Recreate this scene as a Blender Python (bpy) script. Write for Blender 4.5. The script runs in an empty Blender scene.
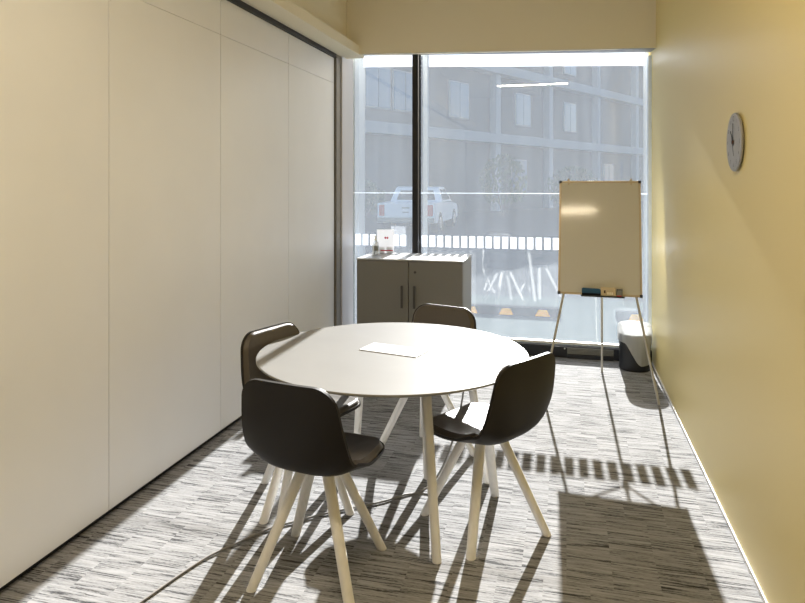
import bpy, bmesh, math, random
from mathutils import Vector, Matrix
random.seed(7)
S = bpy.context.scene
COL = S.collection
R = math.radians

# ------------------------------------------------------------------ materials
def newmat(name):
    m = bpy.data.materials.new(name); m.use_nodes = True
    nt = m.node_tree
    for n in list(nt.nodes):
        if n.type != 'OUTPUT_MATERIAL': nt.nodes.remove(n)
    out = nt.nodes[0]
    return m, nt, out

def node(nt, t, **kw):
    n = nt.nodes.new(t)
    for k, v in kw.items(): setattr(n, k, v)
    return n

def pmat(name, col, rough=0.5, spec=0.5, metal=0.0, bump=0.0, bscale=60.0, var=0.0, vscale=4.0, coat=0.0, stretch=None):
    m, nt, out = newmat(name)
    b = node(nt, 'ShaderNodeBsdfPrincipled')
    b.inputs['Base Color'].default_value = (*col, 1)
    b.inputs['Roughness'].default_value = rough
    b.inputs['Metallic'].default_value = metal
    b.inputs['Specular IOR Level'].default_value = spec
    b.inputs['Coat Weight'].default_value = coat
    b.inputs['Coat Roughness'].default_value = 0.12
    nt.links.new(b.outputs[0], out.inputs['Surface'])
    tc = node(nt, 'ShaderNodeTexCoord')
    src = tc.outputs['Object']
    if stretch:
        mp = node(nt, 'ShaderNodeMapping'); mp.inputs['Scale'].default_value = stretch
        nt.links.new(src, mp.inputs['Vector']); src = mp.outputs[0]
    if var > 0:
        n = node(nt, 'ShaderNodeTexNoise'); n.inputs['Scale'].default_value = vscale; n.inputs['Detail'].default_value = 4
        nt.links.new(src, n.inputs['Vector'])
        cr = node(nt, 'ShaderNodeValToRGB')
        cr.color_ramp.elements[0].position = 0.3; cr.color_ramp.elements[1].position = 0.7
        cr.color_ramp.elements[0].color = (*[c * (1 - var) for c in col], 1)
        cr.color_ramp.elements[1].color = (*[min(1, c * (1 + var)) for c in col], 1)
        nt.links.new(n.outputs['Fac'], cr.inputs['Fac'])
        nt.links.new(cr.outputs['Color'], b.inputs['Base Color'])
    if bump > 0:
        n = node(nt, 'ShaderNodeTexNoise'); n.inputs['Scale'].default_value = bscale; n.inputs['Detail'].default_value = 3
        nt.links.new(src, n.inputs['Vector'])
        bp = node(nt, 'ShaderNodeBump'); bp.inputs['Strength'].default_value = bump; bp.inputs['Distance'].default_value = 0.01
        nt.links.new(n.outputs['Fac'], bp.inputs['Height'])
        nt.links.new(bp.outputs[0], b.inputs['Normal'])
    return m

def emat(name, col, strength):
    m, nt, out = newmat(name)
    e = node(nt, 'ShaderNodeEmission'); e.inputs[0].default_value = (*col, 1); e.inputs[1].default_value = strength
    nt.links.new(e.outputs[0], out.inputs['Surface'])
    return m

def carpet_mat():
    m, nt, out = newmat('streaked_carpet')
    L = nt.links.new
    b = node(nt, 'ShaderNodeBsdfPrincipled'); b.inputs['Roughness'].default_value = 0.95; b.inputs['Specular IOR Level'].default_value = 0.15
    L(b.outputs[0], out.inputs['Surface'])
    tc = node(nt, 'ShaderNodeTexCoord')
    # plank tiles: 0.5 m along x, 0.25 m along y, every second row shifted
    br = node(nt, 'ShaderNodeTexBrick'); br.offset = 0.5
    br.inputs['Scale'].default_value = 1.0; br.inputs['Brick Width'].default_value = 0.17; br.inputs['Row Height'].default_value = 0.5
    br.inputs['Mortar Size'].default_value = 0.0; br.inputs['Color1'].default_value = (0, 0, 0, 1); br.inputs['Color2'].default_value = (1, 1, 1, 1)
    L(tc.outputs['Object'], br.inputs['Vector'])
    # thin straight yarn rows: y is snapped to rows, every row and tile has its own run of streaks along x
    sep = node(nt, 'ShaderNodeSeparateXYZ'); L(tc.outputs['Object'], sep.inputs[0])
    def rowstreak(pitch, freq, seed, det):
        sn = node(nt, 'ShaderNodeMath', operation='SNAP'); L(sep.outputs[1], sn.inputs[0]); sn.inputs[1].default_value = pitch
        sy = node(nt, 'ShaderNodeMath', operation='MULTIPLY'); L(sn.outputs[0], sy.inputs[0]); sy.inputs[1].default_value = 0.917 / pitch * 7.3
        sx = node(nt, 'ShaderNodeMath', operation='MULTIPLY'); L(sep.outputs[0], sx.inputs[0]); sx.inputs[1].default_value = freq
        bz = node(nt, 'ShaderNodeMath', operation='MULTIPLY_ADD'); L(br.outputs['Color'], bz.inputs[0]); bz.inputs[1].default_value = 37.7; bz.inputs[2].default_value = seed
        cb = node(nt, 'ShaderNodeCombineXYZ'); L(sx.outputs[0], cb.inputs[0]); L(sy.outputs[0], cb.inputs[1]); L(bz.outputs[0], cb.inputs[2])
        n = node(nt, 'ShaderNodeTexNoise'); n.inputs['Scale'].default_value = 1.0; n.inputs['Detail'].default_value = det; n.inputs['Roughness'].default_value = 0.5
        L(cb.outputs[0], n.inputs['Vector']); return n
    na = rowstreak(0.0052, 7.0, 0.0, 1.0); nb = rowstreak(0.0125, 4.0, 5.0, 0.0)
    n1 = node(nt, 'ShaderNodeMix'); n1.data_type = 'FLOAT'; n1.inputs[0].default_value = 0.32
    L(na.outputs['Fac'], n1.inputs[2]); L(nb.outputs['Fac'], n1.inputs[3])
    mp2 = node(nt, 'ShaderNodeMapping'); mp2.inputs['Scale'].default_value = (60.0, 260.0, 1.0)
    L(tc.outputs['Object'], mp2.inputs['Vector'])
    n2 = node(nt, 'ShaderNodeTexNoise'); n2.inputs['Scale'].default_value = 1.0; n2.inputs['Detail'].default_value = 2
    L(mp2.outputs[0], n2.inputs['Vector'])
    mx = node(nt, 'ShaderNodeMath', operation='MULTIPLY_ADD'); L(n2.outputs['Fac'], mx.inputs[0]); mx.inputs[1].default_value = 0.24
    sc = node(nt, 'ShaderNodeMath', operation='MULTIPLY'); L(n1.outputs[0], sc.inputs[0]); sc.inputs[1].default_value = 0.76
    L(sc.outputs[0], mx.inputs[2])
    cr = node(nt, 'ShaderNodeValToRGB'); e = cr.color_ramp.elements
    e[0].position = 0.34; e[0].color = (0.035, 0.035, 0.038, 1)
    e[1].position = 0.62; e[1].color = (0.325, 0.325, 0.33, 1)
    k = cr.color_ramp.elements.new(0.41); k.color = (0.082, 0.082, 0.085, 1)
    k = cr.color_ramp.elements.new(0.46); k.color = (0.208, 0.208, 0.212, 1)
    L(mx.outputs[0], cr.inputs['Fac']); L(cr.outputs['Color'], b.inputs['Base Color'])
    bp = node(nt, 'ShaderNodeBump'); bp.inputs['Strength'].default_value = 0.5; bp.inputs['Distance'].default_value = 0.004
    L(mx.outputs[0], bp.inputs['Height']); L(bp.outputs[0], b.inputs['Normal'])
    return m

def glass_mat():
    m, nt, out = newmat('dusty_window_glass')
    L = nt.links.new
    tr = node(nt, 'ShaderNodeBsdfTransparent'); tr.inputs[0].default_value = (0.97, 0.985, 1.0, 1)
    gl = node(nt, 'ShaderNodeBsdfGlossy'); gl.inputs['Roughness'].default_value = 0.004; gl.inputs['Color'].default_value = (0.95, 0.98, 1, 1)
    du = node(nt, 'ShaderNodeBsdfTranslucent'); du.inputs[0].default_value = (0.76, 0.86, 1.0, 1)
    m1 = node(nt, 'ShaderNodeMixShader'); m1.inputs[0].default_value = 0.055
    L(tr.outputs[0], m1.inputs[1]); L(gl.outputs[0], m1.inputs[2])
    m2 = node(nt, 'ShaderNodeMixShader')
    L(m1.outputs[0], m2.inputs[1]); L(du.outputs[0], m2.inputs[2])
    tc = node(nt, 'ShaderNodeTexCoord'); mp = node(nt, 'ShaderNodeMapping'); mp.inputs['Scale'].default_value = (14, 1, 0.7)
    L(tc.outputs['Object'], mp.inputs['Vector'])
    n = node(nt, 'ShaderNodeTexNoise'); n.inputs['Scale'].default_value = 1.0; n.inputs['Detail'].default_value = 4
    L(mp.outputs[0], n.inputs['Vector'])
    mr = node(nt, 'ShaderNodeMapRange'); mr.inputs['To Min'].default_value = DUST * 0.90; mr.inputs['To Max'].default_value = DUST * 1.10
    mr.inputs['From Min'].default_value = 0.3; mr.inputs['From Max'].default_value = 0.7
    L(n.outputs['Fac'], mr.inputs['Value']); L(mr.outputs[0], m2.inputs[0])
    L(m2.outputs[0], out.inputs['Surface'])
    return m

def film_mat(name, col, diff, trans, clear=0.0):
    m, nt, out = newmat(name); L = nt.links.new
    d = node(nt, 'ShaderNodeBsdfDiffuse'); d.inputs[0].default_value = (*col, 1)
    t = node(nt, 'ShaderNodeBsdfTranslucent'); t.inputs[0].default_value = (*col, 1)
    mx = node(nt, 'ShaderNodeMixShader'); mx.inputs[0].default_value = trans / (diff + trans)
    L(d.outputs[0], mx.inputs[1]); L(t.outputs[0], mx.inputs[2])
    c = node(nt, 'ShaderNodeBsdfTransparent')
    m2 = node(nt, 'ShaderNodeMixShader'); m2.inputs[0].default_value = clear
    L(mx.outputs[0], m2.inputs[1]); L(c.outputs[0], m2.inputs[2]); L(m2.outputs[0], out.inputs['Surface'])
    return m

DUST = 0.034
M = {}
M['carpet'] = carpet_mat()
M['glass'] = glass_mat()
M['panel'] = pmat('white_laminate', (0.81, 0.815, 0.83), 0.42, 0.4, var=0.02, vscale=2)
M['cream'] = pmat('cream_gloss_paint', (0.83, 0.69, 0.32), 0.42, 0.35, bump=0.03, bscale=3.0)
M['bulk'] = pmat('cream_matt_paint', (0.86, 0.79, 0.62), 0.8, 0.2)
M['underplate'] = pmat('grey_underplate', (0.22, 0.22, 0.225), 0.6, 0.3)
M['ceil'] = pmat('white_ceiling_paint', (0.75, 0.72, 0.66), 0.9, 0.2)
M['white'] = pmat('white_paint', (0.78, 0.77, 0.74), 0.45, 0.4)
M['paperwhite'] = pmat('bright_white_lacquer', (0.55, 0.55, 0.55), 0.4, 0.2)
M['black'] = pmat('black_metal', (0.012, 0.012, 0.014), 0.4, 0.4)
M['navy'] = pmat('dark_skirting', (0.018, 0.02, 0.026), 0.5, 0.4)
M['post'] = pmat('grey_brown_post', (0.20, 0.18, 0.15), 0.5, 0.4)
M['alu'] = pmat('brushed_aluminium', (0.62, 0.62, 0.62), 0.32, 0.5, metal=0.9)
M['jamb'] = pmat('pale_jamb_paint', (0.66, 0.65, 0.68), 0.5, 0.4)
M['fin'] = pmat('pale_exterior_metal', (0.36, 0.40, 0.45), 0.7, 0.2)
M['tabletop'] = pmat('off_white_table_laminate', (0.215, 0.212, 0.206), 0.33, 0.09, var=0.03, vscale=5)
M['leg'] = pmat('white_stained_timber', (0.78, 0.77, 0.75), 0.5, 0.4, var=0.06, vscale=9, stretch=(6, 6, 1))
M['shell'] = pmat('dark_brown_shell_leather', (0.014, 0.011, 0.008), 0.5, 0.28, bump=0.05, bscale=180)
M['leather'] = pmat('dark_brown_leather', (0.070, 0.056, 0.041), 0.40, 0.7, bump=0.30, bscale=9, stretch=(1.6, 1, 1))
M['cab'] = pmat('taupe_grey_cabinet', (0.185, 0.178, 0.160), 0.5, 0.4)
M['cabtop'] = pmat('light_cabinet_top', (0.42, 0.42, 0.41), 0.3, 0.5)
M['handle'] = pmat('dark_handle_metal', (0.05, 0.047, 0.042), 0.35, 0.5)
M['board'] = pmat('whiteboard_enamel', (0.66, 0.63, 0.54), 0.09, 0.28)
M['bframe'] = pmat('champagne_aluminium', (0.50, 0.41, 0.28), 0.38, 0.5, metal=0.5)
M['steel'] = pmat('easel_leg_steel', (0.50, 0.48, 0.43), 0.38, 0.5, metal=0.6)
M['blue'] = pmat('blue_eraser_plastic', (0.008, 0.075, 0.16), 0.5, 0.4)
M['felt'] = pmat('dark_felt', (0.01, 0.012, 0.02), 0.95, 0.1)
M['kraft'] = pmat('beige_card', (0.62, 0.50, 0.31), 0.7, 0.3)
M['red'] = pmat('red_print', (0.62, 0.03, 0.06), 0.6, 0.3)
M['greyp'] = pmat('grey_plastic', (0.22, 0.22, 0.20), 0.5, 0.4)
M['paper'] = film_mat('white_card', (0.88, 0.89, 0.92), 0.72, 0.28)
M['frost'] = film_mat('white_frosted_film', (0.92, 0.95, 1.0), 0.45, 0.55)
M['joint'] = film_mat('joint_seal_and_frame_glow', (0.9, 0.95, 1.0), 0.6, 0.4)
M['shade'] = film_mat('white_sunshade_fabric', (0.9, 0.94, 1.0), 0.30, 0.50, 0.25)
M['liner'] = film_mat('white_plastic_liner', (0.74, 0.76, 0.78), 0.55, 0.45, 0.26)
M['binp'] = pmat('black_bin_plastic', (0.012, 0.013, 0.016), 0.4, 0.4)
M['clockface'] = pmat('grey_clock_face', (0.40, 0.405, 0.43), 0.5, 0.3, var=0.05, vscale=20)
M['clockrim'] = pmat('silver_clock_rim', (0.36, 0.36, 0.37), 0.4, 0.5, metal=0.5)
M['ink'] = pmat('dark_ink', (0.05, 0.05, 0.055), 0.6, 0.3)
M['redbrown'] = pmat('red_brown_cap', (0.06, 0.02, 0.012), 0.5, 0.3)
M['cable'] = pmat('grey_cable_rubber', (0.23, 0.22, 0.21), 0.5, 0.4)
M['lampbody'] = pmat('white_lamp_housing', (0.8, 0.8, 0.78), 0.5, 0.4)
M['lampglow'] = emat('warm_lamp_diffuser', (1.0, 0.84, 0.59), 128.0)
M['asphalt'] = pmat('asphalt', (0.07, 0.075, 0.08), 1.0, 0.0, var=0.15, vscale=1.5)
M['paving'] = pmat('grey_paving', (0.085, 0.10, 0.10), 1.0, 0.0, var=0.06, vscale=2)
M['rubber'] = pmat('black_rubber', (0.035, 0.035, 0.04), 1.0, 0.0)
M['yellow'] = pmat('yellow_marking', (0.95, 0.45, 0.01), 0.6, 0.1)
M['car'] = pmat('white_car_paint', (0.72, 0.74, 0.78), 0.3, 0.5)
M['carglass'] = pmat('dark_car_glass', (0.03, 0.035, 0.04), 0.15, 0.5)
M['tail'] = pmat('red_tail_lamp', (0.45, 0.02, 0.02), 0.3, 0.5)
M['facade'] = pmat('grey_facade', (0.09, 0.09, 0.095), 0.8, 0.2)
M['slab'] = pmat('pale_concrete', (0.30, 0.32, 0.35), 0.8, 0.2)
M['pane'] = pmat('painted_sky_pane', (0.10, 0.17, 0.27), 0.08, 0.7)  # sky reflection is put into the blue base colour
M['leaf'] = pmat('green_leaf', (0.07, 0.12, 0.04), 0.45, 0.4)
M['bark'] = pmat('brown_bark', (0.10, 0.07, 0.045), 0.9, 0.1)

def clear_mat():
    m, nt, out = newmat('clear_plastic'); L = nt.links.new
    t = node(nt, 'ShaderNodeBsdfTransparent'); t.inputs[0].default_value = (0.88, 0.90, 0.90, 1)
    g = node(nt, 'ShaderNodeBsdfPrincipled'); g.inputs['Base Color'].default_value = (0.85, 0.85, 0.84, 1); g.inputs['Subsurface Weight'].default_value = 0.6; g.inputs['Subsurface Radius'].default_value = (0.05, 0.05, 0.05); g.inputs['Roughness'].default_value = 0.1
    mx = node(nt, 'ShaderNodeMixShader'); mx.inputs[0].default_value = 0.45
    L(t.outputs[0], mx.inputs[1]); L(g.outputs[0], mx.inputs[2]); L(mx.outputs[0], out.inputs['Surface'])
    return m
M['clear'] = clear_mat()

# ------------------------------------------------------------------ helpers
def box(bm, x0, x1, y0, y1, z0, z1, mtx=None):
    vs = [bm.verts.new((x, y, z)) for z in (z0, z1) for y in (y0, y1) for x in (x0, x1)]
    for f in ((0, 2, 3, 1), (4, 5, 7, 6), (0, 1, 5, 4), (2, 6, 7, 3), (0, 4, 6, 2), (1, 3, 7, 5)):
        bm.faces.new([vs[i] for i in f])
    if mtx is not None:
        for v in vs: v.co = mtx @ v.co
    return vs

def loft(bm, rings, cap=True, closed=True):
    rr = [[bm.verts.new(p) for p in r] for r in rings]
    n = len(rr[0])
    for a, b in zip(rr, rr[1:]):
        for i in range(n if closed else n - 1):
            j = (i + 1) % n
            bm.faces.new((a[i], a[j], b[j], b[i]))
    if cap:
        bm.faces.new(list(reversed(rr[0]))); bm.faces.new(rr[-1])
    return rr

def circ(c, r, n=24, axis='z', ry=None):
    ry = r if ry is None else ry
    out = []
    for i in range(n):
        a = 2 * math.pi * i / n
        p, q = r * math.cos(a), ry * math.sin(a)
        v = {'z': (p, q, 0), 'x': (0, p, q), 'y': (q, 0, p)}[axis]
        out.append(Vector(c) + Vector(v))
    return out

def lathe(bm, prof, c=(0, 0, 0), n=32, cap=True):
    loft(bm, [circ((c[0], c[1], c[2] + z), r, n) for r, z in prof], cap)

def disc_x(bm, prof, c, n=48):      # revolved about the x axis
    loft(bm, [circ((c[0] + x, c[1], c[2]), r, n, 'x') for r, x in prof], True)

def stick(bm, a, b, r0, r1, n=16):  # leg with horizontal cut ends
    loft(bm, [circ(a, r0, n), circ(b, r1, n)], True)

def tube(bm, pts, r, n=10):
    pts = [Vector(p) for p in pts]; rings = []
    up = Vector((0, 0, 1))
    for i, p in enumerate(pts):
        t = (pts[min(i + 1, len(pts) - 1)] - pts[max(i - 1, 0)]).normalized()
        s = t.cross(up)
        if s.length < 1e-3: s = t.cross(Vector((0, 1, 0)))
        s.normalize(); q = s.cross(t)
        rings.append([p + r * (math.cos(2 * math.pi * k / n) * s + math.sin(2 * math.pi * k / n) * q) for k in range(n)])
    loft(bm, rings, True)

def catmull(P, n):
    P = [tuple(p) for p in P]; out = []
    Q = [tuple(2 * a - b for a, b in zip(P[0], P[1]))] + P + [tuple(2 * a - b for a, b in zip(P[-1], P[-2]))]
    segs = len(P) - 1
    for i in range(n):
        t = i / (n - 1) * segs; k = min(int(t), segs - 1); u = t - k
        a, b, c, d = Q[k:k + 4]
        out.append(tuple(0.5 * (2 * bb + (cc - aa) * u + (2 * aa - 5 * bb + 4 * cc - dd) * u * u + (3 * bb - aa - 3 * cc + dd) * u ** 3)
                         for aa, bb, cc, dd in zip(a, b, c, d)))
    return out

def obj(name, bm, mat, parent=None, smooth=None, bevel=0.0, label=None):
    bmesh.ops.recalc_face_normals(bm, faces=bm.faces[:])
    if bevel > 0:
        bmesh.ops.bevel(bm, geom=[e for e in bm.edges if e.is_manifold and e.calc_face_angle(0) > 0.6], offset=bevel, segments=2, affect='EDGES', profile=0.6)
    me = bpy.data.meshes.new(name); bm.to_mesh(me); bm.free()
    me.materials.append(mat)
    if smooth is not None:
        for p in me.polygons: p.use_smooth = True
        me.set_sharp_from_angle(angle=R(smooth))
    o = bpy.data.objects.new(name, me); COL.objects.link(o)
    if parent is not None: o.parent = parent
    if label: o['label'] = label
    return o

def bxo(name, dims, mat, parent=None, bevel=0.0, label=None):
    bm = bmesh.new(); box(bm, *dims)
    return obj(name, bm, mat, parent, None, bevel, label)

def thing(name, label, cat, loc=(0, 0, 0), rz=0.0, group=None):
    o = bpy.data.objects.new(name, None); o.empty_display_size = 0.1; COL.objects.link(o)
    o.location = loc; o.rotation_euler = (0, 0, rz)
    tag(o, label, cat, group)
    return o

def tag(o, label, cat, group=None):
    o['label'] = label; o['category'] = cat
    if group: o['group'] = group
    return o

def struct(o, label=None, cat=None):
    o['kind'] = 'structure'
    if label: o['label'] = label
    if cat: o['category'] = cat
    return o

def textmesh(txt, size):
    cu = bpy.data.curves.new('t', 'FONT'); cu.body = txt; cu.size = size; cu.align_x = 'CENTER'; cu.align_y = 'CENTER'; cu.resolution_u = 3
    o = bpy.data.objects.new('t', cu); COL.objects.link(o)
    dg = bpy.context.evaluated_depsgraph_get(); dg.update()
    me = bpy.data.meshes.new_from_object(o.evaluated_get(dg))
    bm = bmesh.new(); bm.from_mesh(me)
    bpy.data.objects.remove(o); bpy.data.curves.remove(cu); bpy.data.meshes.remove(me)
    return bm

# ------------------------------------------------------------------ room shell
XL, XR = -1.985, 0.69
YB, YW = -1.45, 5.80
ZC = 3.22
struct(bxo('floor', (-2.30, 0.80, YB - 0.1, 5.95, -0.12, 0.0), M['carpet']), 'grey streaked carpet floor of the meeting room', 'floor')
struct(bxo('ceiling', (-2.30, 0.80, YB - 0.1, 5.93, ZC, ZC + 0.1), M['ceil']), 'white ceiling of the meeting room', 'ceiling')
wr = struct(bxo('wall_right', (XR, XR + 0.10, YB - 0.1, 6.0, 0.0, ZC), M['cream']), 'glossy cream wall on the right with the clock', 'wall')
struct(bxo('wall_back', (-2.30, XR, YB - 0.1, YB, 0.0, ZC), M['ceil']), 'white wall behind the viewer', 'wall')
# left wall behind the sliding panels, its upper part shows above the ledge
wl = struct(bxo('wall_left', (-2.30, -2.06, YB, 5.5, 0.0, ZC), M['bulk']), 'left wall of tall white partition panels under a dark track', 'wall')
bxo('upper_wall', (-2.06, -1.905, YB, 5.62, 2.7255, ZC), M['bulk'], wl)
bxo('ledge', (-2.06, -1.790, YB, 5.62, 2.640, 2.725), M['bulk'], wl, 0.004)
bxo('ceiling_track', (-2.055, -1.968, YB, 5.372, 2.604, 2.639), M['black'], wl, label='dark ceiling track above the partition panels')
bxo('floor_track', (-2.055, -2.012, YB, 5.372, 0.001, 0.036), M['black'], wl, label='black recessed gap at the foot of the partition panels')
for i in range(7):
    y1 = 5.358 - 0.962 * i; y0 = max(y1 - 0.957, YB + 0.005)
    if y1 - y0 < 0.1: continue
    bxo('wall_panel', (-2.03, XL, y0, y1, 0.034, 2.378), M['panel'], wl, 0.0015)
    bxo('top_panel', (-2.03, XL, y0, y1, 2.380, 2.602), M['panel'], wl, 0.0015)
bxo('end_post', (-2.055, -1.968, 5.376, 5.49, 0.001, 2.639), M['post'], wl, 0.003, 'grey brown end post of the partition')
# bulkhead: its lower edge falls slightly towards the right wall
bm = bmesh.new()
pr = [(-2.06, 2.655), (XR, 2.575), (XR, ZC), (-2.06, ZC)]
pr2 = [(-2.06, 2.712), (XR, 2.610), (XR, ZC), (-2.06, ZC)]
loft(bm, [[(x, 5.47, z) for x, z in pr], [(x, 5.798, z) for x, z in pr2], [(x, 5.814, z) for x, z in pr2]])
struct(obj('trim_1', bm, M['bulk']), 'cream bulkhead across the room above the window', 'bulkhead')
bm = bmesh.new()      # grey lining added to darken the underside of the bulkhead
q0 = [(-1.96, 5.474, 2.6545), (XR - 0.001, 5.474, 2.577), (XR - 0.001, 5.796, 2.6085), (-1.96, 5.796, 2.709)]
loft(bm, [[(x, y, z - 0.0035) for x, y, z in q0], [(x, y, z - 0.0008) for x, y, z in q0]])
struct(obj('trim_9', bm, M['underplate']), 'dark grey lining darkening the bulkhead underside along the window head', 'underplate')
# skirting
struct(bxo('baseboard_right', (XR - 0.007, XR - 0.0005, YB, 5.69, 0.0005, 0.020), M['white'], None, 0.002), 'thin white skirting strip along the right wall', 'skirting')
bb = struct(bxo('baseboard_window', (-1.96, XR - 0.002, 5.715, 5.77, 0.0005, 0.098), M['navy']), 'dark skirting box running below the window', 'skirting')
bxo('socket_cover', (-0.135, 0.005, 5.703, 5.714, 0.008, 0.094), M['black'], bb, 0.002)
for sx in (-0.115, -0.015):
    bm = bmesh.new(); loft(bm, [circ((sx, 5.7025, 0.08), 0.006, 10, 'y'), circ((sx, 5.7005, 0.08), 0.006, 10, 'y')])
    obj('screw_cover', bm, M['white'], bb)
bm = bmesh.new()
for k in range(5):
    box(bm, 0.006, 0.385, 5.700, 5.714, 0.040 + 0.011 * k, 0.046 + 0.011 * k)
obj('vent_grille', bm, M['greyp'], bb)
bxo('lower_cover', (0.006, 0.385, 5.690, 5.714, 0.001, 0.034), M['navy'], bb, 0.002)
# window
sill = struct(bxo('trim_2', (-1.955, XR - 0.002, 5.768, 5.812, 0.1005, 0.122), M['white'], None, 0.003), 'white sill strip below the window glass', 'window sill')
jl = struct(bxo('trim_3', (-2.06, -1.957, 5.495, 5.797, 0.123, 2.665), M['jamb']), 'pale jamb at the left of the window', 'window jamb')
def head(x): return 2.709 - (x + 2.06) * 0.102 / 2.75      # underside of the bulkhead at the glass
def pane(name, x0, x1):
    bm = bmesh.new(); q = [(x0, 0.123), (x1, 0.123), (x1, head(x1)), (x0, head(x0))]
    loft(bm, [[(x, YW, z) for x, z in q], [(x, YW + 0.01, z) for x, z in q]])
    return obj(name, bm, M['glass'])
w1 = struct(pane('window_1', -1.955, -1.363), 'narrow window pane left of the black mullion', 'window')
w2 = struct(pane('window_2', -1.300, 0.664), 'wide window pane right of the black mullion', 'window')
mu = struct(bxo('trim_4', (-1.362, -1.308, 5.715, 5.885, 0.123, 2.682), M['black'], None, 0.002), 'black window mullion between the two panes', 'window mullion')
bxo('edge_strip', (-1.3075, -1.301, 5.775, 5.885, 0.123, 2.680), M['rubber'], mu, label='dark grey edge strip of the mullion')
struct(bxo('trim_5', (0.665, XR - 0.0005, 5.735, 5.93, 0.123, 2.567), M['joint']), 'narrow white frame at the right edge of the window', 'window frame')  # translucent material makes the frame glow in place of a sunlit reveal
def squares(par, xs):
    bm = bmesh.new()
    for x in xs: box(bm, x, x + 0.051, YW - 0.0022, YW - 0.0006, 0.915, 1.018)
    obj('frosted_square_row', bm, M['frost'], par, label='row of white frosted rectangles on the glass')
squares(w1, [-1.933 + 0.0735 * k for k in range(8) if -1.933 + 0.0735 * k < -1.43])
squares(w2, [-1.291 + 0.0735 * k for k in range(27) if -1.291 + 0.0735 * k < 0.612])
for par, a, b in ((w1, -1.955, -1.363), (w2, -1.300, 0.664)):
    bxo('glazing_joint', (a, b, YW - 0.002, YW - 0.0006, 1.404, 1.411), M['joint'], par)
# outer frame in front of the glass
for k, (a, b) in enumerate(((-2.06, -1.945), (-1.362, -1.310), (0.668, 0.78))):
    struct(bxo('trim_%d' % (6 + k), (a, b, 5.94, 6.14, -0.1, 2.95), M['fin']),
           ('pale outside fin at the left end of the glazing', 'pale outside fin behind the black mullion', 'pale outside fin at the right end of the glazing')[k], 'facade fin')
def band(par, x0, x1, z0, z1):  # added film on the glass, stands in for a bright white band outside
    bm = bmesh.new(); q = [(x0, z0), (x1, z1), (x1, head(x1) - 0.003), (x0, head(x0) - 0.003)]
    loft(bm, [[(x, YW - 0.0022, z) for x, z in q], [(x, YW - 0.0006, z) for x, z in q]])
    obj('band_stand_in', bm, M['frost'], par, label='white film along the top of the pane, standing in for a bright band outside')
band(w1, -1.855, -1.364, 2.592, 2.574)
band(w2, -1.225, 0.640, 2.567, 2.494)

# ------------------------------------------------------------------ lamps
def lamp(name, label, x, y):
    t = thing(name, label, 'ceiling light', (x, y, 3.115), 0)
    bxo('housing', (-0.55, 0.55, -0.045, 0.045, -0.060, -0.001), M['lampbody'], t, 0.003)
    for sx in (-0.40, 0.40): bxo('hanger_rod', (sx - 0.004, sx + 0.004, -0.004, 0.004, -0.001, ZC - 3.116), M['alu'], t)
    bxo('diffuser', (-0.54, 0.54, -0.038, 0.038, -0.066, -0.0605), M['lampglow'], t, label='glowing warm white diffuser')
lamp('linear_ceiling_light', 'slim warm white ceiling light hung above the viewer, mirrored in the window', -0.53, 1.22)

# ------------------------------------------------------------------ table
TX, TY, TZ, TR = -0.78, 2.887, 0.72, 0.62
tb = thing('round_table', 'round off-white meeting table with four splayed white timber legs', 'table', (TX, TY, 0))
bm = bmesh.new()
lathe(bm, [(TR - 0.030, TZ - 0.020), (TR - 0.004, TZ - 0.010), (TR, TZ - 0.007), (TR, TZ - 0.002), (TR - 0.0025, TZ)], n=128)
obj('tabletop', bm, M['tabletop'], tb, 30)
feet = [(-0.497, 2.508), (-0.387, 3.236), (-1.115, 3.348), (-1.225, 2.620)]
tops = []
for fx, fy in feet:
    dx, dy = fx - TX, fy - TY
    k = 0.40 / 0.52
    tops.append((dx * k, dy * k))
    bm = bmesh.new(); stick(bm, (dx, dy, 0.001), (dx * k, dy * k, TZ - 0.045), 0.0185, 0.021, 20)
    obj('leg', bm, M['leg'], tb, 40)
bm = bmesh.new()
for a, b in ((0, 2), (1, 3)):
    va, vb = Vector((*tops[a], 0)), Vector((*tops[b], 0)); d = (vb - va).normalized(); n = Vector((-d.y, d.x, 0)) * 0.025
    z0 = TZ - 0.046 + (0.0 if a == 0 else 0.0)
    q = [va - d * 0.03 + n, vb + d * 0.03 + n, vb + d * 0.03 - n, va - d * 0.03 - n]
    loft(bm, [[(p.x, p.y, TZ - 0.045) for p in q], [(p.x, p.y, TZ - 0.0202) for p in q]])
obj('under_frame', bm, M['white'], tb)
# cable flap let into the top
fl = bpy.data.objects.new('cable_flap', None)
bm = bmesh.new(); box(bm, -0.148, 0.148, -0.0725, 0.0725, TZ + 0.0003, TZ + 0.0035)
fl = obj('cable_flap', bm, M['paperwhite'], tb, None, 0.001, 'white rectangular cable flap let into the tabletop')
fl.location = (0.0, 0.020, 0.0); fl.rotation_euler = (0, 0, R(-12.6))
for sx in (-0.128, 0.120):
    bxo('finger_slot', (sx, sx + 0.010, -0.035, 0.035, TZ + 0.0036, TZ + 0.0042), M['greyp'], fl)

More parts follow.
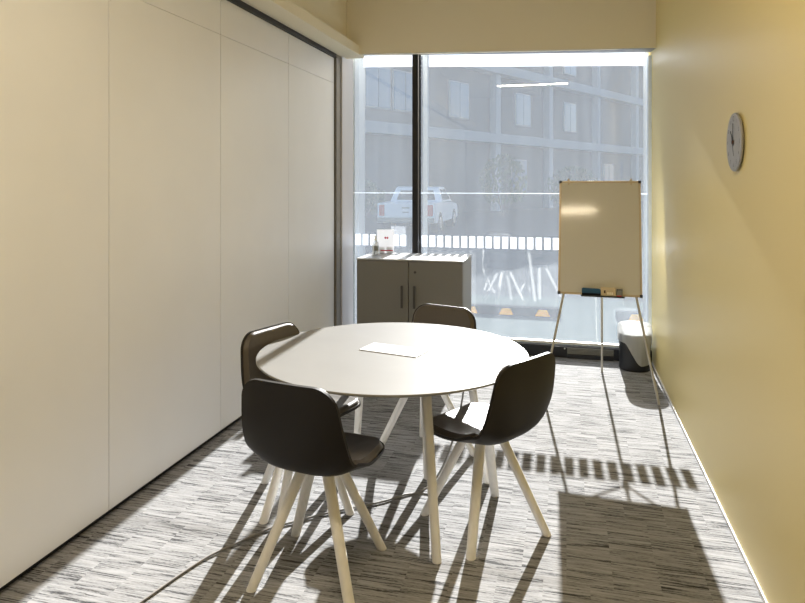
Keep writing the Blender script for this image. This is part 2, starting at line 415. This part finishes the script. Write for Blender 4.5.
# ------------------------------------------------------------------ chairs
PROF = [(0.225, 0.432), (0.17, 0.424), (0.05, 0.420), (-0.07, 0.420), (-0.148, 0.432), (-0.191, 0.473), (-0.209, 0.543), (-0.227, 0.645), (-0.246, 0.786)]
def chair_surface(ns=44, nw=23, hwscale=1.0, off=0.0, inset=0.0, crown=False):
    pts = catmull(PROF, ns * 4)
    ln = [0.0]
    for a, b in zip(pts, pts[1:]): ln.append(ln[-1] + math.hypot(b[0] - a[0], b[1] - a[1]))
    T = ln[-1]
    def at(s):
        for i in range(len(ln) - 1):
            if ln[i + 1] >= s - 1e-9: break
        u = (s - ln[i]) / max(1e-9, ln[i + 1] - ln[i])
        return (pts[i][0] + (pts[i + 1][0] - pts[i][0]) * u, pts[i][1] + (pts[i + 1][1] - pts[i][1]) * u)
    svals = []
    for i in range(ns):
        t = i / (ns - 1)
        t = 0.5 - 0.5 * math.cos(math.pi * t) if True else t
        svals.append(inset + (T - 2 * inset) * t)
    rows = []
    for s in svals:
        d, z = at(s); d2, z2 = at(min(T, s + 0.004)); d1, z1 = at(max(0, s - 0.004))
        tx, tz = d2 - d1, z2 - z1; l = math.hypot(tx, tz); nrm = (tz / l, -tx / l)      # towards the sitter
        f = s / T
        # half width along the profile: wide seat, slightly narrower top
        key = [(0, .195), (.18, .214), (.40, .232), (.55, .233), (.72, .223), (.90, .204), (1, .190)]
        for (a, wa), (b, wb) in zip(key, key[1:]):
            if a <= f <= b: hw = wa + (wb - wa) * (f - a) / (b - a); break
        hw -= inset
        for end, r in ((s - inset, 0.085), (T - inset - s, 0.075)):
            if end < r: hw -= r - math.sqrt(max(0, r * r - (r - end) ** 2))
        lift = 0.012 + 0.004 * min(1, max(0, (f - 0.4) / 0.25)) + 0.029 * math.exp(-((f - 0.48) / 0.15) ** 2)
        row = []
        for j in range(nw):
            w = -1 + 2 * j / (nw - 1); x = hw * math.sin(w * math.pi / 2) if False else hw * w
            k = lift * abs(x / 0.21) ** 3.2
            o = off
            if crown:
                e = min(1.0, (1 - abs(w)) * hw / 0.022, max(0.0, (s - inset)) / 0.022, max(0.0, (T - inset - s)) / 0.022)
                o = off * (0.25 + 0.75 * math.sqrt(max(0, 1 - (1 - e) ** 2)))
                # soft creases where seat meets back
                o += 0.0035 * math.exp(-((f - 0.47) / 0.06) ** 2) * math.sin(x * 95 + 2.0 * math.sin(s * 40)) * min(1, abs(x) / 0.12)
            row.append(Vector((x, d + nrm[0] * (k + o), z + nrm[1] * (k + o))))
        rows.append(row)
    return rows

def slab(bm, A, B):
    va = [[bm.verts.new(p) for p in r] for r in A]; vb = [[bm.verts.new(p) for p in r] for r in B]
    n, m = len(A), len(A[0])
    for i in range(n - 1):
        for j in range(m - 1):
            bm.faces.new((va[i][j], va[i][j + 1], va[i + 1][j + 1], va[i + 1][j]))
            bm.faces.new((vb[i][j], vb[i + 1][j], vb[i + 1][j + 1], vb[i][j + 1]))
    per = [(0, j) for j in range(m)] + [(i, m - 1) for i in range(1, n)] + [(n - 1, j) for j in range(m - 2, -1, -1)] + [(i, 0) for i in range(n - 2, 0, -1)]
    for (a, b), (c, d) in zip(per, per[1:] + per[:1]):
        bm.faces.new((va[a][b], vb[a][b], vb[c][d], va[c][d]))

def make_chair():
    t = thing('meeting_chair', '', 'chair')
    bm = bmesh.new(); slab(bm, chair_surface(off=0.0), chair_surface(off=0.012))
    obj('shell', bm, M['shell'], t, 50, label='smooth dark outer shell')
    bm = bmesh.new(); slab(bm, chair_surface(off=0.0125, inset=0.004), chair_surface(off=0.034, inset=0.004, crown=True))
    obj('cushion', bm, M['leather'], t, 50, label='glossy dark brown leather upholstery')
    base = bmesh.new(); lathe(base, [(0.030, 0.385), (0.088, 0.398), (0.088, 0.4195)], n=32)
    hub = obj('base_hub', base, M['white'], t, 40)
    for sx, sy in ((1, 1), (-1, 1), (-1, -1), (1, -1)):
        bm = bmesh.new(); stick(bm, (0.192 * sx, 0.192 * sy, 0.001), (0.052 * sx, 0.052 * sy, 0.402), 0.020, 0.0225, 18)
        obj('leg', bm, M['leg'], t, 40)
    return t
chair0 = make_chair()
chair_list = [
    # centre x, y, heading, base turn, label
    (-0.930, 2.356, -10, 9, 'dark brown shell chair nearest the viewer, its smooth back turned to us'),
    (-0.342, 2.803, 58, -17, 'dark shell chair right of the round table, its back towards the easel and wall'),
    (-1.207, 2.868, -107.5, 43, 'dark brown leather chair between the round table and the white panel wall'),
    (-0.755, 3.470, 162, -12, 'dark chair on the far side of the round table, in front of the cabinet'),
]
for i, (x, y, h, bt, lab) in enumerate(chair_list):
    if i == 0: c = chair0; ch = list(c.children)
    else:
        c = chair0.copy(); COL.objects.link(c); ch = []
        for p in chair0.children:
            q = p.copy(); COL.objects.link(q); q.parent = c; ch.append(q)
    c.location = (x, y, 0); c.rotation_euler = (0, 0, R(h)); tag(c, lab, 'chair', 'meeting chairs around the round table')
    for p in ch:
        if p.name.startswith('leg'):
            p.rotation_euler = (0, 0, R(bt))
            if i == 1: p.location = Matrix.Rotation(-R(h), 3, 'Z') @ Vector((-0.010, 0.034, 0))

# ------------------------------------------------------------------ cabinet and what stands on it
CX0, CX1, CY0, CY1, CZ = -1.713, -0.812, 5.165, 5.655, 0.868
cb = thing('storage_cabinet', 'low taupe grey two-door cabinet in front of the window', 'cabinet', ((CX0 + CX1) / 2, (CY0 + CY1) / 2, 0))
hx, hy = (CX1 - CX0) / 2, (CY1 - CY0) / 2
bxo('body', (-hx, hx, -hy + 0.02, hy, 0.03, CZ - 0.012), M['cab'], cb, 0.002)
bxo('plinth', (-hx + 0.02, hx - 0.02, -hy + 0.05, hy - 0.02, 0.001, 0.0295), M['black'], cb)
bxo('top_panel', (-hx - 0.002, hx + 0.002, -hy - 0.002, hy, CZ - 0.0115, CZ), M['cabtop'], cb, 0.002, 'light grey reflective cabinet top')
for sgn in (-1, 1):
    a, b = (-hx + 0.003, -0.003) if sgn < 0 else (0.003, hx - 0.003)
    d = bxo('door', (a, b, -hy, -hy + 0.0195, 0.034, CZ - 0.016), M['cab'], cb, 0.0015)
    bm = bmesh.new(); x = 0.052 * sgn
    box(bm, x - 0.009, x + 0.009, -hy - 0.028, -hy - 0.018, 0.47, 0.655)
    box(bm, x - 0.006, x + 0.006, -hy - 0.018, -hy - 0.0005, 0.48, 0.495); box(bm, x - 0.006, x + 0.006, -hy - 0.018, -hy - 0.0005, 0.63, 0.645)
    obj('handle', bm, M['handle'], d, None, 0.001, 'dark upright door handle')
    if sgn > 0:
        bm = bmesh.new(); loft(bm, [circ((0.055, -hy - 0.0005, 0.765), 0.011, 16, 'y'), circ((0.055, -hy - 0.004, 0.765), 0.010, 16, 'y')])
        obj('lock', bm, M['handle'], d, 40)
# sign card
sg = thing('sign_card', 'upright white card with a small red mark and red bar on the cabinet', 'sign', (-1.575, 5.575, CZ), R(6))
bm = bmesh.new(); box(bm, -0.078, 0.078, -0.0015, 0.0015, 0.004, 0.214)
obj('card', bm, M['paper'], sg)
bm = bmesh.new(); box(bm, -0.055, 0.055, -0.028, 0.028, 0.0005, 0.0038); obj('stand_foot', bm, M['clear'], sg, None, 0.001)
bm = bmesh.new()
for k, sx in enumerate((-0.009, 0.010)):
    rr = []
    for i in range(20):
        a = 2 * math.pi * i / 20; q = 0.0085 + 0.0012 * math.cos(4 * a)
        rr.append((q * math.cos(a), q * 1.1 * math.sin(a)))
    loft(bm, [[(0.008 + sx + x, -0.0017, 0.140 + z) for x, z in rr], [(0.008 + sx + x, -0.0023, 0.140 + z) for x, z in rr]])
obj('red_mark', bm, M['red'], sg, None, 0, 'small red two-lobed mark')
bxo('red_bar', (-0.045, 0.066, -0.0023, -0.0017, 0.022, 0.031), M['red'], sg, 0, 'thin red bar near the foot of the card')
# sanitiser bottle
bt = thing('pump_bottle', 'clear pump bottle with a grey label standing on the cabinet before the white card', 'bottle', (-1.628, 5.435, CZ))
bm = bmesh.new(); lathe(bm, [(0.026, 0.0008), (0.029, 0.006), (0.029, 0.095), (0.024, 0.112), (0.012, 0.120), (0.011, 0.128)], n=24)
obj('bottle_body', bm, M['clear'], bt, 50)
bm = bmesh.new(); n = 12
ring = [(0.0295 * math.cos(R(-85 + 100 * i / n)), 0.0295 * math.sin(R(-95 + 100 * i / n))) for i in range(n + 1)]
ang = [R(-100 + 95 * i / n) for i in range(n + 1)]
inn = [(0.0294 * math.cos(a), 0.0294 * math.sin(a)) for a in ang]; ou = [(0.0299 * math.cos(a), 0.0299 * math.sin(a)) for a in reversed(ang)]
loft(bm, [[(x, y, 0.038) for x, y in inn + ou], [(x, y, 0.082) for x, y in inn + ou]])
obj('label', bm, M['greyp'], bt, 60, label='grey printed label')
bm = bmesh.new(); lathe(bm, [(0.013, 0.1285), (0.013, 0.144), (0.005, 0.146), (0.005, 0.160), (0.012, 0.161), (0.012, 0.170)], n=16)
box(bm, -0.034, 0.0, -0.005, 0.005, 0.161, 0.169)
obj('pump', bm, M['board'], bt, 50, label='beige pump head')

# ------------------------------------------------------------------ easel
EX, EY = 0.221, 4.67
TILT = 0.243                                    # run of the board plane per metre of height
ez = thing('flip_chart_easel', 'whiteboard easel on thin metal tripod legs before the window', 'easel', (EX, EY, 0), R(-2.7))
th = math.atan(TILT)
BZ0, BZ1 = 0.691, 1.512
def bp(x, z, out=0.0):                          # point on the board plane; out > 0 towards the room
    return Vector((x, TILT * z - out * math.cos(th), z + out * math.sin(th)))
bw = 0.289
def bbox_board(bm, x0, x1, z0, z1, o0, o1):
    q = [(x0, z0), (x1, z0), (x1, z1), (x0, z1)]
    loft(bm, [[bp(x, z, o0) for x, z in q], [bp(x, z, o1) for x, z in q]])
bm = bmesh.new(); bbox_board(bm, -bw + 0.008, bw - 0.008, BZ0 + 0.008, BZ1 - 0.008, 0.0, 0.012)
bd = obj('board', bm, M['board'], ez, label='blank off-white writing surface')
bm = bmesh.new()
for a in ((-bw, -bw + 0.015, BZ0, BZ1), (bw - 0.015, bw, BZ0, BZ1), (-bw + 0.015, bw - 0.015, BZ1 - 0.014, BZ1), (-bw + 0.015, bw - 0.015, BZ0, BZ0 + 0.014)):
    bbox_board(bm, *a, -0.003, 0.016)
obj('board_frame', bm, M['bframe'], ez, None, 0.001, 'thin champagne metal frame of the board')
for sx in (-1, 1):
    for z in (BZ0, BZ1):
        bm = bmesh.new(); x = sx * bw; zz = z
        bbox_board(bm, min(x - 0.018 * sx, x + 0.003 * sx), max(x - 0.018 * sx, x + 0.003 * sx), zz - (0.003 if z == BZ0 else 0.018), zz + (0.018 if z == BZ0 else 0.003), -0.004, 0.0175)
        obj('corner_cap', bm, M['black'], ez, None, 0.003, 'black plastic corner cap')
for sx, cx in ((-1, -0.222), (1, 0.222)):
    bm = bmesh.new()
    loft(bm, [circ(bp(cx, BZ1 + 0.006, 0.012), 0.009, 14, 'y'), circ(bp(cx, BZ1 + 0.006, 0.024), 0.009, 14, 'y')])
    bbox_board(bm, cx - 0.004, cx + 0.005, BZ1 - 0.030, BZ1 + 0.006, 0.017, 0.023)
    obj('paper_clip', bm, M['bframe'], ez, 40, label='small paper holder on the top edge')
bm = bmesh.new(); bbox_board(bm, -0.125, 0.170, BZ0 - 0.013, BZ0 - 0.0075, 0.0165, 0.066)
bbox_board(bm, -0.125, 0.170, BZ0 - 0.0075, BZ0 - 0.0035, 0.063, 0.066)
tray = obj('pen_tray', bm, M['black'], ez, label='narrow black pen tray')
for sx in (-1, 1):
    bm = bmesh.new()
    a = Vector((0.385 * sx, 0.0, 0.001)); b = bp(0.112 * sx, 1.40, -0.018)
    m_ = a.lerp(b, 0.48)
    tube(bm, [a, a.lerp(b, 0.5), b], 0.0085, 12)
    obj('front_leg', bm, M['steel'], ez, 60)
bm = bmesh.new(); bl0 = Vector((0.020, 0.685, 0.001)); bl1 = bp(0.015, 1.40, -0.028)
tube(bm, [bl0, bl0.lerp(bl1, 0.5), bl1], 0.0085, 12)
obj('back_leg', bm, M['steel'], ez, 60)
J = bl0.lerp(bl1, 0.55)
for sx in (-1, 1):
    bm = bmesh.new(); tube(bm, [J, bp(0.20 * sx, 0.735, -0.012)], 0.0058, 8)
    obj('spreader_rod', bm, M['steel'], ez, 60)
bm = bmesh.new(); lathe(bm, [(0.016, -0.018), (0.016, 0.018)], tuple(J), 12); obj('spreader_joint', bm, M['black'], ez, 40)
# things in the tray
def on_tray(o, x):
    o.location = Vector((EX, EY, 0)) + Matrix.Rotation(R(-2.7), 3, 'Z') @ bp(x, BZ0 - 0.0070, 0.041); o.rotation_euler = (-th, 0, R(-2.7))
er = thing('whiteboard_eraser', 'blue whiteboard eraser lying at the left end of the easel tray', 'eraser'); on_tray(er, -0.056)
bm = bmesh.new()
pf = [(-0.065, 0.018), (0.065, 0.018), (0.065, 0.044), (0.055, 0.052), (-0.055, 0.055), (-0.065, 0.050)]
loft(bm, [[(x, -0.019, z) for x, z in pf], [(x, 0.019, z) for x, z in pf]])
obj('grip', bm, M['blue'], er, None, 0.003)
bxo('felt_pad', (-0.064, 0.064, -0.018, 0.018, 0.0004, 0.0175), M['felt'], er, 0.002, 'dark felt pad')
bxm = thing('marker_box', 'small beige card box beside the blue eraser on the easel tray', 'box'); on_tray(bxm, 0.063)
bxo('carton', (-0.052, 0.048, -0.017, 0.017, 0.0006, 0.064), M['kraft'], bxm, 0.002)
bxo('dark_print', (-0.032, -0.021, -0.0176, -0.0171, 0.022, 0.042), M['redbrown'], bxm, 0, 'small dark printed mark')
bm = bmesh.new()
for k in range(3): box(bm, -0.010 + 0.014 * k, 0.000 + 0.014 * k, -0.0176, -0.0171, 0.012, 0.030)
obj('pale_print', bm, M['bulk'], bxm)
gp = thing('marker_cup', 'small grey holder at the right end of the easel tray', 'holder'); on_tray(gp, 0.137)
bxo('cup_body', (-0.019, 0.019, -0.015, 0.015, 0.0006, 0.048), M['greyp'], gp, 0.003)
bxo('lid', (-0.020, 0.020, -0.016, 0.016, 0.0485, 0.054), M['ink'], gp, 0.002, 'dark lid')
bxo('red_band', (-0.0205, 0.012, -0.0165, -0.0152, 0.003, 0.010), M['red'], gp, 0, 'red band at the foot')

# ------------------------------------------------------------------ bin
wb = thing('waste_bin', 'black waste bin with a white plastic liner in the corner by the window', 'bin', (0.535, 5.520, 0))
bm = bmesh.new()
lathe(bm, [(0.118, 0.001), (0.122, 0.012), (0.120, 0.030), (0.124, 0.295), (0.116, 0.295), (0.112, 0.030), (0.02, 0.030)], n=48)
obj('bin_body', bm, M['binp'], wb, 40)
bm = bmesh.new(); n = 96; rings = []
def hem(a):     # lower edge of the folded-over liner: hangs low to the front right
    d = (a - R(-62) + math.pi) % (2 * math.pi) - math.pi
    q = math.exp(-(d / 0.62) ** 4) if d > 0 else math.exp(-abs(d / 0.85) ** 2.2)
    return 0.235 - 0.190 * q + 0.008 * math.sin(5 * a)
steps = 10
def rr(a, k): return 0.006 * math.sin(11 * a + 1.3 * k) + 0.003 * math.sin(23 * a)
inner = []
for k in range(5):
    z = 0.12 + 0.052 * k
    inner.append([((0.108 + 0.3 * rr(2 * math.pi * i / n, k)) * math.cos(2 * math.pi * i / n), (0.108 + 0.3 * rr(2 * math.pi * i / n, k)) * math.sin(2 * math.pi * i / n), z) for i in range(n)])
inner.append([(0.121 * math.cos(2 * math.pi * i / n), 0.121 * math.sin(2 * math.pi * i / n), 0.362) for i in range(n)])
inner.append([(0.128 * math.cos(2 * math.pi * i / n), 0.128 * math.sin(2 * math.pi * i / n), 0.356) for i in range(n)])
for k in range(1, steps + 1):
    t = k / steps; row = []
    for i in range(n):
        a = 2 * math.pi * i / n; z = 0.352 + (hem(a) - 0.352) * t
        r = 0.1295 + 0.55 * rr(a, 0.3 * k) * t + (0.004 * math.sin(math.pi * t))
        row.append((r * math.cos(a), r * math.sin(a), z))
    inner.append(row)
loft(bm, inner, cap=False)
obj('liner', bm, M['liner'], wb, 70, label='thin white plastic bag folded over the rim')

# ------------------------------------------------------------------ clock on the right wall
CK = (XR, 2.945, 1.670)
ck = thing('wall_clock', 'round grey clock on the cream right wall', 'clock', CK)
bm = bmesh.new(); disc_x(bm, [(0.110, -0.001), (0.122, -0.008), (0.122, -0.012), (0.120, -0.0145)], (0, 0, 0)); obj('case', bm, M['clockrim'], ck, 30)
bm = bmesh.new(); disc_x(bm, [(0.1195, -0.0147), (0.1195, -0.0157)], (0, 0, 0)); obj('dial', bm, M['clockface'], ck, 30, label='mottled grey dial')
def onface(bm, depth):      # text drawn in xy -> dial plane seen from the room (right = towards the viewer, -y)
    for v in bm.verts: v.co = Vector((-depth, -v.co.x, v.co.y))
for h in range(1, 13):
    bm = textmesh(str(h), 0.030 if h == 12 else 0.024)
    a = R(90 - 30 * h)
    bmesh.ops.translate(bm, verts=bm.verts[:], vec=(0.096 * math.cos(a), 0.096 * math.sin(a), 0))
    onface(bm, 0.0161); obj('numeral', bm, M['ink'], ck)
def hand(name, deg, l0, l1, w, d, mat):
    bm = bmesh.new(); loft(bm, [[(-w, l0, 0), (w, l0, 0), (w * 0.6, l1, 0), (-w * 0.6, l1, 0)], [(-w, l0, 0.001), (w, l0, 0.001), (w * 0.6, l1, 0.001), (-w * 0.6, l1, 0.001)]])
    bmesh.ops.rotate(bm, verts=bm.verts[:], matrix=Matrix.Rotation(R(-deg), 3, 'Z'))
    for v in bm.verts: v.co = Vector((-d - v.co.z, -v.co.x, v.co.y))
    obj(name, bm, mat, ck)
hand('hour_hand', -43, -0.014, 0.066, 0.0052, 0.0170, M['ink'])
hand('minute_hand', 3, -0.016, 0.078, 0.0044, 0.0188, M['ink'])
hand('second_hand', 158, -0.02, 0.062, 0.0018, 0.0206, M['ink'])
bm = bmesh.new(); disc_x(bm, [(0.008, -0.0158), (0.008, -0.0225)], (0, 0, 0), 20); obj('centre_cap', bm, M['redbrown'], ck, 30)

# ------------------------------------------------------------------ floor cable hanging from the table
cp = [(-0.70, 2.95, 0.688), (-0.60, 3.08, 0.66), (-0.505, 3.20, 0.52), (-0.520, 3.20, 0.34), (-0.565, 3.17, 0.17), (-0.62, 3.12, 0.05), (-0.68, 3.05, 0.007), (-0.760, 2.990, 0.0065), (-0.845, 2.900, 0.0065), (-1.039, 2.752, 0.0065),
      (-1.160, 2.640, 0.0065), (-1.242, 2.561, 0.0065), (-1.336, 2.403, 0.0065), (-1.402, 2.271, 0.0065), (-1.469, 2.003, 0.0065), (-1.52, 1.75, 0.0065)]
bm = bmesh.new(); tube(bm, catmull(cp, 120), 0.0048, 10)
tag(obj('power_cable', bm, M['cable'], None, 60), 'thin grey cable dropping from under the table and trailing across the carpet', 'cable')

# ------------------------------------------------------------------ outside
bm = bmesh.new()
prof = [(5.96, -0.10), (9.2, -0.10), (9.2, -0.22), (16.0, -0.30), (90.0, -0.45)]
rows = [[(x, y, z) for y, z in prof] for x in (-70, 70)]
va = [bm.verts.new(p) for p in rows[0]]; vb = [bm.verts.new(p) for p in rows[1]]
for i in range(4): bm.faces.new((va[i], va[i + 1], vb[i + 1], vb[i]))
struct(obj('ground', bm, M['asphalt']), 'asphalt car park beyond the window', 'ground')
struct(bxo('pavement', (-30, 30, 5.96, 9.195, -0.16, -0.095), M['paving']), 'grey paved strip directly outside the window', 'pavement')
# wheel stops with yellow marks
def wheel_stop(label, x0, n, first):
    t = thing('wheel_stop', label, 'wheel stop', (x0, 7.92, -0.0948), 0, 'rubber wheel stops outside the window')
    Ln = 0.43 * n
    pf = [(-0.10, 0), (0.10, 0), (0.055, 0.10), (-0.055, 0.10)]
    bm = bmesh.new(); loft(bm, [[(-Ln / 2, y, z) for y, z in pf], [(Ln / 2, y, z) for y, z in pf]]); obj('rubber_block', bm, M['rubber'], t, None, 0.008)
    for k in range(n):
        cx = -Ln / 2 + 0.215 + 0.43 * k
        q = [(cx - 0.085, -0.0935, 0.012), (cx + 0.085, -0.0935, 0.012), (cx + 0.05, -0.0625, 0.082), (cx - 0.05, -0.0625, 0.082)]
        bm = bmesh.new(); loft(bm, [[(a, b - 0.003, c) for a, b, c in q], [(a, b + 0.006, c) for a, b, c in q]]); obj('yellow_mark', bm, M['yellow'], t)
wheel_stop('black wheel stop with yellow marks seen low through the glass right of the cabinet', -0.92, 4, 0)
wheel_stop('black wheel stop with a yellow mark seen through the glass above the waste bin', 1.42, 4, 0)

# pickup truck seen from behind
ut = thing('pickup_truck', 'white pickup truck parked outside, tailgate towards the window', 'truck', (-5.55, 22.3, -0.34), R(0)); ut.scale = (1.14, 0.95, 1.0)
hw = 0.92
bm = bmesh.new()
side = [(0.06, 0.42), (0.0, 0.62), (0.0, 1.12), (1.62, 1.14), (1.62, 1.10), (3.75, 1.08), (4.95, 0.98), (5.15, 0.80), (5.15, 0.45),
        (4.72, 0.40), (4.60, 0.66), (4.40, 0.78), (4.10, 0.78), (3.90, 0.66), (3.78, 0.40), (1.62, 0.40), (1.50, 0.66), (1.30, 0.78), (1.00, 0.78), (0.80, 0.66), (0.68, 0.40)]
loft(bm, [[(-hw, y, z) for y, z in side], [(-hw * 0.985, y, z) for y, z in side], [(hw * 0.985, y, z) for y, z in side], [(hw, y, z) for y, z in side]])
obj('body', bm, M['car'], ut, None, 0.0)
bm = bmesh.new()
cabp = [(1.66, 1.141), (1.90, 1.64), (2.15, 1.70), (3.05, 1.69), (3.30, 1.60), (3.95, 1.10)]
def wid(z): return hw - 0.04 - max(0, z - 1.14) * 0.30
loft(bm, [[(-wid(z), y, z) for y, z in cabp], [(wid(z), y, z) for y, z in cabp]])
obj('cab', bm, M['car'], ut, None, 0.0)
bm = bmesh.new()
q = [(-0.66, 1.20), (0.66, 1.20), (0.56, 1.56), (-0.56, 1.56)]
loft(bm, [[(x, 1.66 + (z - 1.141) * 0.481 - 0.012, z) for x, z in q], [(x, 1.66 + (z - 1.141) * 0.481 + 0.03, z) for x, z in q]])
obj('rear_window', bm, M['carglass'], ut)
for sx in (-1, 1):
    for (a, b, c, d) in ((1.98, 2.55, 2.08, 2.55), (2.62, 3.42, 2.62, 3.18)):
        bm = bmesh.new()
        q = [(a, 1.20), (b + (0.2 if b > 3 else 0), 1.20), (d, 1.60), (c, 1.60)]
        loft(bm, [[(sx * (wid(z) - 0.02), y, z) for y, z in q], [(sx * (wid(z) + 0.006), y, z) for y, z in q]])
        obj('side_window', bm, M['carglass'], ut)
    bm = bmesh.new(); box(bm, sx * 0.78 - 0.085, sx * 0.78 + 0.085, -0.02, 0.06, 0.66, 1.06); obj('tail_lamp', bm, M['tail'], ut, None, 0.01, 'red tail lamp')
    for y in (1.15, 4.25):
        bm = bmesh.new(); loft(bm, [circ((sx * 0.66, y, 0.38), 0.37, 28, 'x'), circ((sx * 0.70, y, 0.38), 0.385, 28, 'x'), circ((sx * 0.91, y, 0.38), 0.385, 28, 'x'), circ((sx * 0.93, y, 0.38), 0.36, 28, 'x')])
        wh = obj('wheel', bm, M['rubber'], ut, 40)
        bm = bmesh.new(); loft(bm, [circ((sx * 0.925, y, 0.38), 0.22, 20, 'x'), circ((sx * 0.945, y, 0.38), 0.20, 20, 'x')]); obj('rim', bm, M['alu'], wh, 40)
bm = bmesh.new(); box(bm, -0.68, 0.68, -0.025, 0.0, 0.63, 1.11); tg = obj('tailgate', bm, M['car'], ut, None, 0.012)
bm = bmesh.new(); box(bm, -0.12, 0.12, -0.035, -0.0255, 0.93, 0.985); obj('tailgate_handle', bm, M['greyp'], tg)
bm = bmesh.new(); box(bm, -0.10, 0.10, -0.033, -0.0255, 0.78, 0.82); obj('tailgate_badge', bm, M['greyp'], tg)
bm = bmesh.new(); box(bm, -0.90, 0.90, -0.12, 0.05, 0.44, 0.60); obj('rear_bumper', bm, M['greyp'], ut, None, 0.02)

# office building across the car park
D = Vector((0.468, 0.884, 0)); ang = math.atan2(D.y, D.x)
bl = thing('office_building', 'hazy grey office building with pale floor bands behind the car park', 'building', (-10.5, 31.4, -0.36), ang)
bxo('wall', (-16, 95, 0.6, 9, 0, 15.6), M['facade'], bl)
for z in (4.5, 9.1, 13.8):
    bxo('floor_band', (-16, 95, -0.15, 0.595, z, z + 0.62), M['slab'], bl, 0.02)
for k, x in enumerate((-9, -1.0, 5.5, 13.0, 20.0, 28, 36, 48, 60, 72, 84)):
    for z0, z1 in ((0.0, 4.49), (5.13, 9.09), (9.73, 13.79)):
        bxo('column', (x, x + 0.55, 0.10, 0.595, z0, z1), M['slab'], bl)
for x0, z in ((-6, 5.9), (1.2, 5.9), (3.4, 5.9), (8.5, 5.9), (11.0, 10.4), (16, 5.9), (23, 5.9), (23, 10.4), (2.0, 10.4), (15.5, 1.2), (30, 1.2)):
    f = bxo('window', (x0, x0 + 2.0, 0.50, 0.597, z, z + 2.3), M['slab'], bl)
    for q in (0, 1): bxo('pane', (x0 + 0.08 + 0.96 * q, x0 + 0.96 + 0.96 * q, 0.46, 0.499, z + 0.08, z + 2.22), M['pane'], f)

# shrubs along the car park
def shrub(label, x, y, z, r, h, n, seed):
    rnd = random.Random(seed)
    t = thing('shrub', label, 'shrub', (x, y, z), 0, 'shrubs along the car park edge')
    bm = bmesh.new()
    for k in range(5):
        a = 2 * math.pi * k / 5
        tube(bm, [(0.05 * math.cos(a), 0.05 * math.sin(a), 0.001), (0.3 * r * math.cos(a), 0.3 * r * math.sin(a), 0.4 * h), (0.6 * r * math.cos(a), 0.6 * r * math.sin(a), 0.8 * h)], 0.02, 6)
    obj('stems', bm, M['bark'], t)
    bm = bmesh.new()
    for k in range(n):
        u, a = rnd.uniform(-0.7, 1), rnd.uniform(0, 2 * math.pi); q = math.sqrt(1 - u * u) * rnd.uniform(0.6, 1)
        c = Vector((r * q * math.cos(a), r * q * math.sin(a), h * (0.55 + 0.45 * u)))
        m = Matrix.Rotation(rnd.uniform(0, 6.28), 3, 'Z') @ Matrix.Rotation(rnd.uniform(-1.2, 1.2), 3, 'X')
        l = rnd.uniform(0.12, 0.24)
        bm.faces.new([bm.verts.new(c + m @ Vector(p)) for p in ((-l * .3, 0, 0), (0, -l, 0.02), (l * .3, 0, 0), (0, l, 0.02))])
    f = obj('foliage', bm, M['leaf'], t); f['kind'] = 'stuff'
shrub('low green shrub far outside, left of the pickup truck roof', -9.6, 30.0, -0.35, 1.1, 1.9, 900, 1)
shrub('taller green shrub far outside, just right of the black mullion', -3.4, 36.0, -0.37, 1.3, 3.4, 1200, 2)
shrub('green shrub far outside, left of the whiteboard easel', 0.4, 40.0, -0.38, 1.6, 2.8, 1200, 3)

# ------------------------------------------------------------------ light
su = bpy.data.lights.new('sun', 'SUN'); su.energy = 22.5; su.angle = R(0.6); su.color = (1.0, 0.965, 0.91)
so = bpy.data.objects.new('sun', su); COL.objects.link(so)
so.rotation_euler = Vector((0.013, -1.0, -0.425)).to_track_quat('-Z', 'Y').to_euler()
W = bpy.data.worlds.new('world'); S.world = W; W.use_nodes = True
nt = W.node_tree; bg = nt.nodes['Background']
sk = nt.nodes.new('ShaderNodeTexSky'); sk.sky_type = 'NISHITA'; sk.sun_disc = False; sk.sun_elevation = R(23); sk.sun_rotation = 0.0; sk.air_density = 1.0; sk.dust_density = 2.0
nt.links.new(sk.outputs[0], bg.inputs['Color']); bg.inputs['Strength'].default_value = 0.22

# ------------------------------------------------------------------ camera
cam = bpy.data.cameras.new('camera'); co = bpy.data.objects.new('camera', cam); COL.objects.link(co)
F, HY = 645.0, 183.0
cam.sensor_fit = 'HORIZONTAL'; cam.sensor_width = 36; cam.lens = 36 * F / 805
cam.shift_x = 0; cam.shift_y = -(301.5 - HY) / 805
cam.clip_start = 0.05; cam.clip_end = 300
co.location = (0, 0, 1.5); co.rotation_euler = (R(90), 0, math.atan(164 / F))
S.camera = co
vs = S.view_settings
vs.view_transform = 'Standard'; vs.look = 'None'; vs.gamma = 1; vs.exposure = 0; vs.use_curve_mapping = False
cy = S.cycles
cy.use_denoising = True; cy.max_bounces = 10; cy.diffuse_bounces = 5; cy.glossy_bounces = 5; cy.transparent_max_bounces = 16
cy.caustics_reflective = False; cy.caustics_refractive = False; cy.sample_clamp_indirect = 6
